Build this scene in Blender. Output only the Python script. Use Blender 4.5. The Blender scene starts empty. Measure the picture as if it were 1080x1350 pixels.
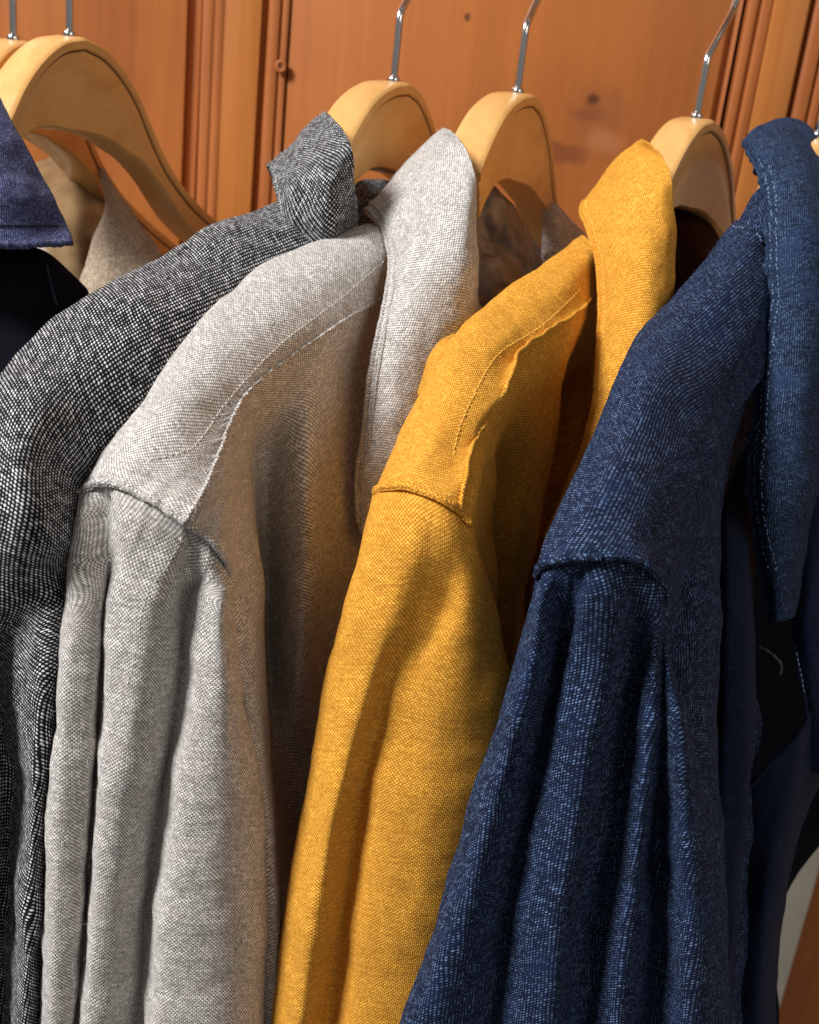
import bpy, bmesh, math, random
import numpy as np
from mathutils import Vector, Matrix
random.seed(7); rng = np.random.default_rng(7)
SC = bpy.context.scene
COL = SC.collection

# ------------------------------------------------------------------ camera
F = 1400.0
ph = math.asin(.1125); c_, s_ = math.cos(ph), math.sin(ph)
FWD = np.array([0, .942, -.3355]); FWD /= np.linalg.norm(FWD)
R0 = np.array([1, 0, 0.]); V0 = np.array([0, FWD[2], -FWD[1]])
RGT = c_*R0 - s_*V0; DWN = c_*V0 + s_*R0
CAM = np.array([0, 0, 1.6])
cd = bpy.data.cameras.new('camera'); cam = bpy.data.objects.new('camera', cd); COL.objects.link(cam)
m = Matrix(((RGT[0], -DWN[0], -FWD[0], CAM[0]), (RGT[1], -DWN[1], -FWD[1], CAM[1]), (RGT[2], -DWN[2], -FWD[2], CAM[2]), (0, 0, 0, 1)))
cam.matrix_world = m
cd.sensor_fit = 'VERTICAL'; cd.sensor_height = 36; cd.lens = 36*F/1350; cd.clip_start = .01; cd.clip_end = 50
cd.dof.use_dof = True; cd.dof.focus_distance = .375; cd.dof.aperture_fstop = 16
SC.camera = cam

# ------------------------------------------------------------------ light
w = bpy.data.worlds.new('World'); SC.world = w; w.use_nodes = True
bg = w.node_tree.nodes['Background']; bg.inputs[0].default_value = (1, .93, .86, 1); bg.inputs[1].default_value = .17
def area(name, loc, target, size, power, col):
    l = bpy.data.lights.new(name, 'AREA'); l.shape = 'RECTANGLE'; l.size = size[0]; l.size_y = size[1]; l.energy = power; l.color = col
    o = bpy.data.objects.new(name, l); COL.objects.link(o); o.location = loc
    o.rotation_euler = (Vector(target)-Vector(loc)).to_track_quat('-Z', 'Y').to_euler(); return o
area('ceiling_lamp', (-1.2, -.35, 2.7), (0, .45, 1.45), (.5, .5), 56, (1, .975, .945))
area('fill_light', (1.1, -.9, 2.3), (.1, .45, 1.4), (.7, .7), 5.0, (1, .90, .78))  # added fill from front right, standing in for warm bounce; no real lamp
SC.view_settings.view_transform = 'Standard'; SC.view_settings.look = 'None'
SC.view_settings.exposure = 0; SC.view_settings.gamma = 1

# ------------------------------------------------------------------ helpers
def P(x, y, d): return CAM + d*((x-540)/F*RGT + (y-675)/F*DWN + FWD)
def link(o, parent=None):
    COL.objects.link(o); o.parent = parent; return o
def thing(name, loc, label, cat, group=None, kind=None):
    o = bpy.data.objects.new(name, None); o.empty_display_size = .02; link(o); o.location = loc
    if label: o['label'] = label
    if cat: o['category'] = cat
    if group: o['group'] = group
    if kind: o['kind'] = kind
    return o
def mesh_obj(name, verts, faces, mat, parent=None, uv=None, sharp=None, kind=None, label=None):
    loc = world_of(parent)
    me = bpy.data.meshes.new(name); me.from_pydata([tuple(v) for v in (np.asarray(verts, float)-loc)], [], faces)
    if uv is not None:
        l = me.uv_layers.new(name='UVMap')
        idx = np.empty(len(me.loops), dtype=np.int32); me.loops.foreach_get('vertex_index', idx)
        l.data.foreach_set('uv', np.asarray(uv, dtype=np.float32)[idx].ravel())
    me.polygons.foreach_set('use_smooth', [True]*len(me.polygons))
    me.materials.append(mat)
    if sharp is not None:
        bm = bmesh.new(); bm.from_mesh(me); bmesh.ops.recalc_face_normals(bm, faces=bm.faces)
        for e in bm.edges:
            if len(e.link_faces) == 2 and e.calc_face_angle(0) > math.radians(sharp): e.smooth = False
        bm.to_mesh(me); bm.free()
    o = bpy.data.objects.new(name, me); link(o, parent)
    if kind: o['kind'] = kind
    if label: o['label'] = label
    return o

def herm(pts, t, T):
    """smooth interpolation through pts (n,...) at knots t, sampled at T"""
    pts = np.asarray(pts, float); n = len(pts)
    dt = np.diff(t); sl = (pts[1:]-pts[:-1])/dt.reshape((-1,)+(1,)*(pts.ndim-1))
    m_ = np.empty_like(pts); m_[0] = sl[0]; m_[-1] = sl[-1]
    for i in range(1, n-1): m_[i] = (sl[i-1]*dt[i]+sl[i]*dt[i-1])/(dt[i]+dt[i-1])
    k = np.clip(np.searchsorted(t, T, side='right')-1, 0, n-2)
    h = dt[k]; s = (T-t[k])/h; sh = (-1,)+(1,)*(pts.ndim-1)
    s = s.reshape(sh); h = h.reshape(sh)
    return (2*s**3-3*s**2+1)*pts[k]+(s**3-2*s**2+s)*h*m_[k]+(-2*s**3+3*s**2)*pts[k+1]+(s**3-s**2)*h*m_[k+1]
def knots(ch):
    t = np.concatenate([[0], np.cumsum(np.maximum(ch, 1e-4))]); return t/t[-1]
def spline(pts, n):
    p = np.array([P(*q) for q in pts]); t = knots(np.linalg.norm(np.diff(p, axis=0), axis=1))
    return herm(p, t, np.linspace(0, 1, n))
_waves = [(rng.normal(size=3), rng.uniform(0, 6.28)) for _ in range(28)]
def wob(p, wl):
    """smooth pseudo noise, about -1..1, of wavelength wl metres"""
    s = np.zeros(p.shape[:-1])
    for d, f in _waves: s += np.sin(p@(d*(4.0/wl))+f)
    return s/5.3
def normals(G):
    a = np.gradient(G, axis=1); b = np.gradient(G, axis=0); n = np.cross(a, b)
    n /= np.linalg.norm(n, axis=-1, keepdims=True)+1e-12
    return n
def grid_mesh(name, Gd, mat, parent, uvrot=0, thick=.0006, label=None, uvoff=(0, 0), G=None):
    G = Gd if G is None else G; nv, nu = G.shape[:2]
    U = np.concatenate([np.zeros((nv, 1)), np.cumsum(np.linalg.norm(np.diff(G, axis=1), axis=2), axis=1)], axis=1)
    U -= U[:, nu//2][:, None]
    V = np.concatenate([np.zeros((1, nu)), np.cumsum(np.linalg.norm(np.diff(G, axis=0), axis=2), axis=0)], axis=0)
    V = .35*V + .65*V[:, nu//2][:, None]
    cr, sr = math.cos(uvrot), math.sin(uvrot)
    uv = np.stack([cr*U-sr*V+uvoff[0], sr*U+cr*V+uvoff[1]], -1).reshape(-1, 2)
    idx = np.arange(nv*nu).reshape(nv, nu)
    faces = np.stack([idx[:-1, :-1], idx[:-1, 1:], idx[1:, 1:], idx[1:, :-1]], -1).reshape(-1, 4).tolist()
    o = mesh_obj(name, Gd.reshape(-1, 3), faces, mat, parent, uv=uv, label=label)
    if thick:
        s = o.modifiers.new('thickness', 'SOLIDIFY'); s.thickness = thick; s.offset = 0
    return o
def surf(rows, nu, nv, amp=.0004, puck=(), wl=.02):
    W = np.array([[P(*q) for q in r] for r in rows])
    tu = knots(np.linalg.norm(np.diff(W, axis=1), axis=2).mean(0)); tv = knots(np.linalg.norm(np.diff(W, axis=0), axis=2).mean(1))
    A = herm(W.transpose(1, 0, 2), tu, np.linspace(0, 1, nu)).transpose(1, 0, 2)
    G = herm(A, tv, np.linspace(0, 1, nv))
    N = normals(G)
    D = amp*(wob(G, wl*1.6)+.32*wob(G+3.1, wl*.5))
    u = np.linspace(0, 1, nu)[None, :]; v = np.linspace(0, 1, nv)[:, None]
    for side, n, a, fall in puck:      # gathers along a seam
        e, along = dict(u0=(u, v), u1=(1-u, v), v0=(v, u), v1=(1-v, u))[side]
        q = along*n*6.283
        D = D + a*np.exp(-e/fall)*(np.sin(q+1.7*np.sin(q*.37+1))+.5*np.sin(q*1.83+2))
    return G+N*D[..., None], G
PO = {}
def world_of(o):
    l = np.zeros(3)
    while o is not None: l = l+np.array(o.location); o = o.parent
    return l
def nearer(rows, a, b=None):
    """bring the front end of a collar nearer so that it wraps the hanger"""
    out = []
    for i, r in enumerate(rows):
        q = min(1, max(0, (i-3)/(len(rows)-4.)))
        k = a+((b if b is not None else a)-a)*q; n = len(r)-1
        out.append([(x, y, d-k*(j/n)**1.6) for j, (x, y, d) in enumerate(r)] if i else r)
    return out
def pix(p):
    q = np.asarray(p)-CAM; z = q@FWD; return (540+F*(q@RGT)/z, 675+F*(q@DWN)/z, z)
def under(G, row, u=.955, dd=.005):
    """the top row of a panel, laid just beneath the edge of the yoke that laps it"""
    nv, nu = G.shape[:2]; E_ = np.array([pix(p) for p in G[:, -1]]); k = int(u*(nu-1)); out = []
    for (x, y, d) in row:
        j = int(np.argmin((E_[:, 0]-x)**2+(E_[:, 1]-y)**2)); a = pix(G[j, k]); out.append((a[0], a[1], a[2]+dd))
    return out
def patch(name, parent, mat, rows, nu=110, nv=150, amp=.0004, puck=(), uvrot=0, thick=.0006, label=None, wl=.02, uvoff=(0, 0)):
    G, G0 = surf(rows, nu, nv, amp, puck, wl)
    o = grid_mesh(name, G, mat, parent, uvrot, thick, label, uvoff, G0)
    PO[id(G)] = (o, G)
    return G
def tube(name, pts, r, mat, parent, seg=8, kind=None, flat=1.0, rough=0, label=None, cap=True):
    """pts (n,3) world, r scalar or array"""
    pts = np.asarray(pts, float); n = len(pts); r = np.broadcast_to(r, (n,)).copy()
    if rough: r *= 1+rough*np.array([math.sin(i*1.9)+math.sin(i*.73+1) for i in range(n)])*.5
    T = np.gradient(pts, axis=0); T /= np.linalg.norm(T, axis=1, keepdims=True)+1e-12
    ref = -FWD if abs(T[0]@FWD) < .9 else RGT
    vs = []
    for i in range(n):
        a = np.cross(T[i], ref); a /= np.linalg.norm(a)+1e-12; b = np.cross(a, T[i])
        for k in range(seg):
            t = 6.28318*k/seg; vs.append(pts[i]+r[i]*(math.cos(t)*a+flat*math.sin(t)*b))
    fs = [(i*seg+k, i*seg+(k+1) % seg, (i+1)*seg+(k+1) % seg, (i+1)*seg+k) for i in range(n-1) for k in range(seg)]
    if cap: fs += [tuple(range(seg-1, -1, -1)), tuple((n-1)*seg+k for k in range(seg))]
    L = np.concatenate([[0], np.cumsum(np.linalg.norm(np.diff(pts, axis=0), axis=1))])
    uv = [(k/seg*2*math.pi*r[i], L[i]) for i in range(n) for k in range(seg)]
    return mesh_obj(name, vs, fs, mat, parent, uv=uv, kind=kind, label=label)
def gpath(G, uv, n, lift=.0):
    """path on a surface grid through fractional uv positions"""
    uv = np.array(uv, float); t = knots(np.linalg.norm(np.diff(uv, axis=0), axis=1)); q = herm(uv, t, np.linspace(0, 1, n))
    nv, nu = G.shape[:2]; x = np.clip(q[:, 0], 0, 1)*(nu-1); y = np.clip(q[:, 1], 0, 1)*(nv-1)
    i = np.minimum(x.astype(int), nu-2); j = np.minimum(y.astype(int), nv-2); fx = (x-i)[:, None]; fy = (y-j)[:, None]
    p = (G[j, i]*(1-fx)+G[j, i+1]*fx)*(1-fy)+(G[j+1, i]*(1-fx)+G[j+1, i+1]*fx)*fy
    d = CAM-p; d /= np.linalg.norm(d, axis=1, keepdims=True)
    return p+d*lift
def resamp(pts, step):
    L = np.concatenate([[0], np.cumsum(np.linalg.norm(np.diff(pts, axis=0), axis=1))]); n = max(2, int(L[-1]/step))
    s = np.linspace(0, L[-1], n); return np.stack([np.interp(s, L, pts[:, k]) for k in range(3)], 1)
def stitches(pts, mat, parent, pitch=.0022, r=.00022, duty=.7, jit=.0001, name='stitching', kind='stuff'):
    """a run of separate thread stitches, joined into one part"""
    p = resamp(np.asarray(pts), pitch/6); vs = []; fs = []; n = len(p)
    for i in range(0, n-7, 6):
        k = int(6*duty+.5)+1
        seg = p[i:i+k]+np.random.default_rng(i).normal(0, jit, 3)
        T = seg[-1]-seg[0]; L = np.linalg.norm(T)+1e-9; T /= L
        a = np.cross(T, FWD); a /= np.linalg.norm(a)+1e-9; b = np.cross(a, T)
        if b@FWD > 0: b = -b
        m_ = len(seg); base = len(vs)
        for q in range(m_):
            s = q/(m_-1); rr = r*(.35+.65*math.sin(math.pi*min(max(s, .08), .92))); h = r*1.1*math.sin(math.pi*s)
            for t in range(5):
                an = 6.2832*t/5; vs.append(seg[q]+b*h+rr*(math.cos(an)*a+math.sin(an)*b))
        for q in range(m_-1):
            for t in range(5): fs.append((base+q*5+t, base+q*5+(t+1) % 5, base+q*5+5+(t+1) % 5, base+q*5+5+t))
    return mesh_obj(name, vs, fs, mat, parent, uv=[(0, 0)]*len(vs), kind=kind)
def fuzz(grids, mat, parent, n=900, length=(.0012, .0035), r=.00006, seed=1, lay=.6):
    """loose fibres standing off the cloth, joined"""
    g = np.random.default_rng(seed); vs = []; fs = []
    per = n//len(grids)
    for G in grids:
        N = normals(G); nv, nu = G.shape[:2]
        for _ in range(per):
            j, i = g.integers(1, nv-1), g.integers(1, nu-1); p = G[j, i]; nn = N[j, i]
            if nn@(CAM-p) < 0: nn = -nn
            d = nn*(1-lay)+g.normal(0, .55, 3); d /= np.linalg.norm(d); L = g.uniform(*length)
            bend = g.normal(0, .7, 3); q = p.copy(); base = len(vs); v = d.copy()
            a = np.cross(d, FWD+.01); a /= np.linalg.norm(a); b = np.cross(d, a)
            for k in range(5):
                rr = r*(1-.15*k)
                for t in range(3):
                    an = t*2.0944; vs.append(q+rr*(math.cos(an)*a+math.sin(an)*b))
                v = v+bend*.28; v /= np.linalg.norm(v); q = q+v*L/4
            for k in range(4):
                for t in range(3): fs.append((base+k*3+t, base+k*3+(t+1) % 3, base+k*3+3+(t+1) % 3, base+k*3+3+t))
    return mesh_obj('loose_fibres', vs, fs, mat, parent, uv=[(0, 0)]*len(vs), kind='stuff')

# ------------------------------------------------------------------ materials
class NT:
    def __init__(s, name):
        s.m = bpy.data.materials.new(name); s.m.use_nodes = True; s.t = s.m.node_tree
        s.b = s.t.nodes['Principled BSDF']
    def n(s, typ, **kw):
        nd = s.t.nodes.new(typ)
        for k, v in kw.items():
            if k.startswith('i_'):
                key = k[2:]; sock = nd.inputs[int(key)] if key.isdigit() else nd.inputs[key]
                if isinstance(v, bpy.types.NodeSocket): s.t.links.new(v, sock)
                else: sock.default_value = v
            else: setattr(nd, k, v)
        return nd
    def l(s, a, b): s.t.links.new(a, b)
    def math(s, op, a, b=0.0, c=0.0): return s.n('ShaderNodeMath', operation=op, i_0=a, i_1=b, i_2=c).outputs[0]
    def noise(s, vec, scale, detail=2, rough=.5):
        nd = s.n('ShaderNodeTexNoise', i_Scale=scale, i_Detail=detail, i_Roughness=rough); s.l(vec, nd.inputs['Vector']); return nd
    def ramp(s, f, a, b, x0=0., x1=1.):
        return s.n('ShaderNodeMapRange', interpolation_type='SMOOTHSTEP', i_0=f, i_1=a, i_2=b, i_3=x0, i_4=x1).outputs[0]
    def mix(s, f, a, b, bt='MIX'):
        nd = s.n('ShaderNodeMix', data_type='RGBA', blend_type=bt)
        for k, v in ((0, f), (6, a), (7, b)):
            if isinstance(v, bpy.types.NodeSocket): s.l(v, nd.inputs[k])
            else: nd.inputs[k].default_value = v
        return nd.outputs[2]
def rgb(r, g, b): return (r, g, b, 1)
def srgb(r, g, b):
    f = lambda c: ((c/255+.055)/1.055)**2.4 if c > 10 else c/255/12.92
    return (f(r), f(g), f(b), 1)

def cloth(name, dark, light, style, px, py=None, lo=-.3, hi=.6, wavy=.3, slub=.5, blotch=None, blotch_amt=.4, sheen=.25, bump=.5, rough=.9, neps=None, nep_amt=0., sheen_tint=None, bias=.0, rnd=.7):
    m = NT(name); py = py or px
    tc = m.n('ShaderNodeTexCoord'); uv = tc.outputs['UV']
    sep = m.n('ShaderNodeSeparateXYZ', i_0=uv); u, v = sep.outputs[0], sep.outputs[1]
    nz = m.noise(uv, 110, 2); sp = m.n('ShaderNodeSeparateXYZ', i_0=nz.outputs['Color'])
    nz2 = m.noise(uv, 900, 1); sp2 = m.n('ShaderNodeSeparateXYZ', i_0=nz2.outputs['Color'])
    def warp(c, k, pp):
        a = m.math('DIVIDE', c, pp)
        a = m.math('MULTIPLY_ADD', m.math('SUBTRACT', sp.outputs[k], .5), wavy*4, a)
        return m.math('MULTIPLY_ADD', m.math('SUBTRACT', sp2.outputs[k], .5), wavy*.9, a)
    x, y = warp(u, 0, px), warp(v, 1, py)
    # thread slubs: noise stretched along each thread
    cu = m.n('ShaderNodeCombineXYZ', i_0=m.math('MULTIPLY', u, 130), i_1=m.math('MULTIPLY', v, .55/py)).outputs[0]
    cv = m.n('ShaderNodeCombineXYZ', i_0=m.math('MULTIPLY', u, .55/px), i_1=m.math('MULTIPLY', v, 130)).outputs[0]
    s1 = m.noise(cu, 1, 1).outputs[0]; s2 = m.noise(cv, 1, 1).outputs[0]
    if style == 'dot':
        W = m.math('MULTIPLY', m.math('ADD', m.math('COSINE', m.math('MULTIPLY', x, 6.2832)), m.math('COSINE', m.math('MULTIPLY', y, 6.2832))), .5)
    elif style == 'plain':
        W = m.math('MULTIPLY', m.math('SINE', m.math('MULTIPLY', x, 3.14159)), m.math('SINE', m.math('MULTIPLY', y, 3.14159)))
    else:  # twill: dashes stepping across
        y2 = m.math('MULTIPLY_ADD', x, .5, y)
        W = m.math('MULTIPLY', m.math('ADD', m.math('COSINE', m.math('MULTIPLY', x, 6.2832)), m.math('COSINE', m.math('MULTIPLY', y2, 6.2832))), .5)
    Wv = m.math('MULTIPLY_ADD', m.math('SUBTRACT', s1, .5), slub*1.2, m.math('MULTIPLY_ADD', m.math('SUBTRACT', s2, .5), slub*.9, W))
    cell = m.n('ShaderNodeCombineXYZ', i_0=m.math('FLOOR', m.math('ADD', x, 0 if style == 'plain' else .5)), i_1=m.math('FLOOR', m.math('ADD', y if style != 'twill' else y2, 0 if style == 'plain' else .5))).outputs[0]
    wn = m.n('ShaderNodeTexWhiteNoise', noise_dimensions='2D'); m.l(cell, wn.inputs['Vector']); rv = m.math('SUBTRACT', wn.outputs['Value'], .5)
    Wv = m.math('MULTIPLY_ADD', rv, rnd, Wv)
    f = m.ramp(m.math('ADD', Wv, bias), lo, hi)
    br = m.math('MULTIPLY_ADD', m.math('SUBTRACT', s1, .5), slub*1.6, 1.0)
    br = m.math('MULTIPLY_ADD', rv, rnd*.7, m.math('MULTIPLY_ADD', m.math('SUBTRACT', nz2.outputs[0], .5), 1.1*slub, br))
    lightc = m.mix(1.0, light, m.n('ShaderNodeCombineXYZ', i_0=br, i_1=br, i_2=br).outputs[0], 'MULTIPLY')
    colr = m.mix(f, dark, lightc)
    if blotch:
        bn = m.noise(uv, 45, 4, .65).outputs[0]
        colr = m.mix(m.math('MULTIPLY', m.ramp(bn, .42, .68), blotch_amt), colr, blotch)
    if neps:
        nn = m.noise(uv, 620, 1).outputs[0]
        colr = m.mix(m.math('MULTIPLY', m.ramp(nn, .70, .76), nep_amt), colr, neps)
    m.l(colr, m.b.inputs['Base Color'])
    m.b.inputs['Roughness'].default_value = rough; m.b.inputs['Specular IOR Level'].default_value = .25
    m.b.inputs['Sheen Weight'].default_value = sheen; m.b.inputs['Sheen Roughness'].default_value = .45
    if sheen_tint: m.b.inputs['Sheen Tint'].default_value = sheen_tint
    hgt = m.math('ADD', m.math('MULTIPLY', m.math('ABSOLUTE', W) if style == 'plain' else W, .5), m.math('MULTIPLY', nz2.outputs[0], .8))
    bn = m.n('ShaderNodeBump', i_Strength=bump, i_Distance=.0005, i_Height=hgt)
    m.l(bn.outputs[0], m.b.inputs['Normal'])
    return m.m
def plain(name, col, rough=.8, sheen=0., metal=0., var=0.15, scale=300):
    m = NT(name); tc = m.n('ShaderNodeTexCoord')
    nz = m.noise(tc.outputs['Object'], scale, 2).outputs[0]
    d = tuple(c*(1-var) for c in col[:3])+(1,); l = tuple(min(1, c*(1+var)) for c in col[:3])+(1,)
    m.l(m.mix(m.ramp(nz, .3, .7), d, l), m.b.inputs['Base Color'])
    m.b.inputs['Roughness'].default_value = rough; m.b.inputs['Sheen Weight'].default_value = sheen; m.b.inputs['Metallic'].default_value = metal
    if not metal and rough > .75: m.b.inputs['Specular IOR Level'].default_value = .12
    return m.m
def wood(name, base, darkc, scale=6, stretch=(1, 1, .06), rough=.45, coat=.15, knots_at=(), fine=.25, swirl=1.0, bump=.15):
    m = NT(name); tc = m.n('ShaderNodeTexCoord')
    mp = m.n('ShaderNodeMapping', i_Scale=stretch); m.l(tc.outputs['Object'], mp.inputs['Vector'])
    vec = mp.outputs[0]
    wv = m.n('ShaderNodeTexNoise', i_Scale=scale, i_Detail=4, i_Roughness=.55, i_Distortion=swirl); m.l(vec, wv.inputs['Vector'])
    fn = m.noise(vec, scale*22, 4, .65).outputs[0]
    big = m.noise(tc.outputs['Object'], 5, 2).outputs[0]
    rings = m.math('SINE', m.math('MULTIPLY', wv.outputs[0], 34))
    f = m.math('ADD', m.math('MULTIPLY', m.ramp(rings, -1, 1), .22), m.math('MULTIPLY', m.ramp(wv.outputs[0], .35, .65), .35))
    f = m.math('ADD', f, m.math('MULTIPLY', m.math('SUBTRACT', fn, .4), fine))
    colr = m.mix(f, base, darkc)
    colr = m.mix(m.math('MULTIPLY', m.ramp(big, .4, .65), .25), colr, tuple(min(1, c*1.25) for c in base[:3])+(1,))
    for (p, sx, sz, kc, ring, core) in knots_at:
        mk = m.n('ShaderNodeMapping', vector_type='POINT', i_Location=(-p[0]/sx, 0, -p[2]/sz), i_Scale=(1/sx, 0, 1/sz)); m.l(tc.outputs['Object'], mk.inputs['Vector'])
        dn = m.noise(tc.outputs['Object'], 42, 4, .7).outputs['Color']
        vv = m.n('ShaderNodeVectorMath', operation='MULTIPLY_ADD'); m.l(dn, vv.inputs[0]); vv.inputs[1].default_value = (1.5, 0, 1.5); m.l(mk.outputs[0], vv.inputs[2])
        off = m.n('ShaderNodeVectorMath', operation='SUBTRACT'); m.l(vv.outputs[0], off.inputs[0]); off.inputs[1].default_value = (.75, 0, .75)
        ln = m.n('ShaderNodeVectorMath', operation='LENGTH'); m.l(off.outputs[0], ln.inputs[0]); r = ln.outputs['Value']
        rg = m.ramp(m.math('SINE', m.math('MULTIPLY', r, ring)), .0, 1.)
        fa = m.math('MULTIPLY', m.ramp(r, 1.0, .3), m.math('MULTIPLY_ADD', rg, .3, .2) if ring else .5)
        colr = m.mix(fa, colr, kc)
        if core: colr = m.mix(m.math('MULTIPLY', m.ramp(r, core, core*.4), .75), colr, (.07, .025, .012, 1))
    m.l(colr, m.b.inputs['Base Color']); m.b.inputs['Roughness'].default_value = rough; m.b.inputs['Specular IOR Level'].default_value = .3
    m.b.inputs['Coat Weight'].default_value = coat; m.b.inputs['Coat Roughness'].default_value = .25
    bn = m.n('ShaderNodeBump', i_Strength=bump, i_Distance=.0006, i_Height=fn); m.l(bn.outputs[0], m.b.inputs['Normal'])
    return m.m

M = {}
M['grey'] = cloth('grey_cloth', srgb(118, 114, 112), srgb(236, 233, 230), 'plain', .00072, lo=-.6, hi=.85, wavy=.18, slub=.38, rnd=.5, blotch=srgb(156, 148, 142), blotch_amt=.35, neps=srgb(40, 36, 36), nep_amt=.6, sheen=.08, bias=.05)
M['tweed'] = cloth('black_white_weave', srgb(12, 13, 18), srgb(205, 208, 212), 'dot', .00150, .00142, lo=.27, hi=.62, wavy=.14, slub=.6, rnd=.45, sheen=.05, bump=.6, neps=srgb(160, 160, 165), nep_amt=.15)
M['mustard'] = cloth('mustard_cloth', srgb(180, 114, 22), srgb(248, 188, 78), 'plain', .00074, .00068, lo=-.6, hi=.8, wavy=.18, slub=.38, rnd=.45, blotch=srgb(190, 128, 40), blotch_amt=.25, sheen=.08, sheen_tint=srgb(255, 200, 90))
M['denim'] = cloth('denim', srgb(9, 20, 46), srgb(94, 120, 160), 'twill', .00135, .00105, lo=.30, hi=1.05, slub=.7, wavy=.2, rnd=.7, blotch=srgb(20, 42, 80), blotch_amt=.4, sheen=.02, sheen_tint=srgb(120, 150, 220))
M['denim_worn'] = cloth('worn_denim', srgb(12, 26, 50), srgb(82, 108, 144), 'twill', .0009, .0007, lo=.05, hi=1.15, slub=.7, wavy=.3, blotch=srgb(36, 58, 94), blotch_amt=.5, sheen=.02, sheen_tint=srgb(120, 150, 220))
M['navy'] = cloth('navy_twill', srgb(42, 48, 84), srgb(124, 130, 172), 'twill', .0009, .0007, lo=-.2, hi=1.2, slub=.6, wavy=.25, blotch=srgb(60, 68, 108), blotch_amt=.4, sheen=.1)
M['black'] = plain('shade_black_cloth', srgb(13, 15, 24), .95)  # shirt insides and fronts in shade, the darkness put into the colour
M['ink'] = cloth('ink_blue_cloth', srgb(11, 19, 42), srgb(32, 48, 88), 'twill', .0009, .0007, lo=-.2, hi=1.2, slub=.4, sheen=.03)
M['beige'] = cloth('beige_cloth', srgb(120, 104, 88), srgb(188, 172, 152), 'plain', .0007, lo=-.7, hi=.5, slub=.3, sheen=.05)
def satin(name, a, b, rough):
    m = NT(name); tc = m.n('ShaderNodeTexCoord'); nz = m.noise(tc.outputs['Object'], 60, 3).outputs[0]
    m.l(m.mix(m.ramp(nz, .35, .65), a, b), m.b.inputs['Base Color']); m.b.inputs['Roughness'].default_value = rough
    return m.m
M['satin_tan'] = satin('tan_satin', srgb(112, 90, 62), srgb(140, 116, 84), .32)
M['satin_grey'] = satin('grey_satin', srgb(92, 84, 80), srgb(132, 122, 114), .3)
M['shade_lining'] = plain('shade_brown_lining', srgb(50, 24, 12), .9)  # mustard cloth in deep shade, painted as dark brown
M['thread_grey'] = plain('grey_thread', srgb(225, 220, 212), .8)
M['thread_gold'] = plain('gold_thread', srgb(238, 190, 92), .8)
M['thread_blue'] = plain('pale_blue_thread', srgb(134, 160, 192), .8)
M['thread_navy'] = plain('navy_thread', srgb(46, 50, 66), .8)
M['fluff_grey'] = plain('grey_fluff', srgb(215, 210, 205), .9)
M['fluff_gold'] = plain('gold_fluff', srgb(225, 165, 60), .9)
M['fluff_blue'] = plain('blue_fluff', srgb(86, 110, 160), .9)
M['hanger'] = wood('beech_wood', srgb(226, 180, 114), srgb(184, 128, 66), 26, (1, .12, .8), rough=.36, coat=.35, fine=.55, swirl=.6)
M['groove'] = plain('groove_brown', srgb(96, 56, 22), .6)  # darker brown for the groove faces
M['steel'] = plain('polished_steel', (.75, .75, .76, 1), .16, metal=1, var=.02)
M['white'] = plain('white_paint', srgb(205, 200, 185), .6, var=.05, scale=30)

# ------------------------------------------------------------------ panelled wall behind the rail
YW = .80
def wallx(px, py=0.):
    D = P(px, py, 1)-CAM; k = YW/D[1]; q = CAM+k*D; return q[0], q[2]
wall = thing('panelled_wall', (0, YW, 0), 'orange pine panelling with upright mouldings behind the hanging shirts', None, kind='structure')
wall['label'] = 'orange stained pine wall panelling with upright mouldings behind the hangers'
kx, kz = wallx(785, 165); k2x, k2z = wallx(372, 88); k3x, k3z = wallx(617, 22)
def wl(p): return (p[0], 0, p[1])
pine = dict(base=srgb(180, 108, 52), darkc=srgb(140, 74, 30), scale=7, stretch=(1, 1, .05), rough=.5, coat=.10, fine=.9, swirl=.7)
M['pine'] = wood('pine_panel', **pine)
M['pine_knot'] = wood('knotty_pine_panel', **pine, knots_at=[(wl(wallx(738, 202)), .030, .009, srgb(98, 50, 40), 0, 0), (wl(wallx(786, 160)), .030, .034, srgb(142, 84, 52), 0, 0), (wl(wallx(798, 185)), .020, .012, srgb(196, 130, 84), 0, 0), (wl(wallx(775, 150)), .014, .007, srgb(120, 66, 44), 0, 0), (wl(wallx(780, 131)), .009, .008, srgb(96, 48, 30), 5, .5), (wl((k3x, k3z)), .0035, .0045, srgb(120, 62, 30), 6, .8)])
M['pine_stile'] = wood('pine_stile', base=srgb(188, 118, 56), darkc=srgb(140, 76, 30), scale=9, stretch=(1, 1, .04), rough=.45, coat=.15, fine=.8)
M['pine_red'] = wood('pine_moulding', base=srgb(176, 104, 52), darkc=srgb(120, 60, 24), scale=11, stretch=(1, 1, .04), rough=.55, coat=.05, fine=.9)
ZB, ZT = .55, 2.45
def extrude(name, prof, mat, label=None):
    """prof: list of (x, y towards the room) along the wall; extruded upright"""
    n = len(prof); vs = []; zs = np.linspace(ZB, ZT, 24)
    for z in zs:
        for i, (x, y) in enumerate(prof): vs.append((x+.0005*math.sin(z*9+i), YW-y, z))
    fs = [(k*n+i, k*n+i+1, (k+1)*n+i+1, (k+1)*n+i) for k in range(len(zs)-1) for i in range(n-1)]
    return mesh_obj(name, vs, fs, mat, wall, sharp=28, label=label)
def X(px): return wallx(px)[0]
def board(name, x0, x1, y, mat, label=None, r=.0015):
    return extrude(name, [(x0, -.02), (x0, y-r), (x0+r*.3, y-r*.3), (x0+r, y), (x1-r, y), (x1-r*.3, y-r*.3), (x1, y-r), (x1, -.02)], mat, label)
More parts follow.
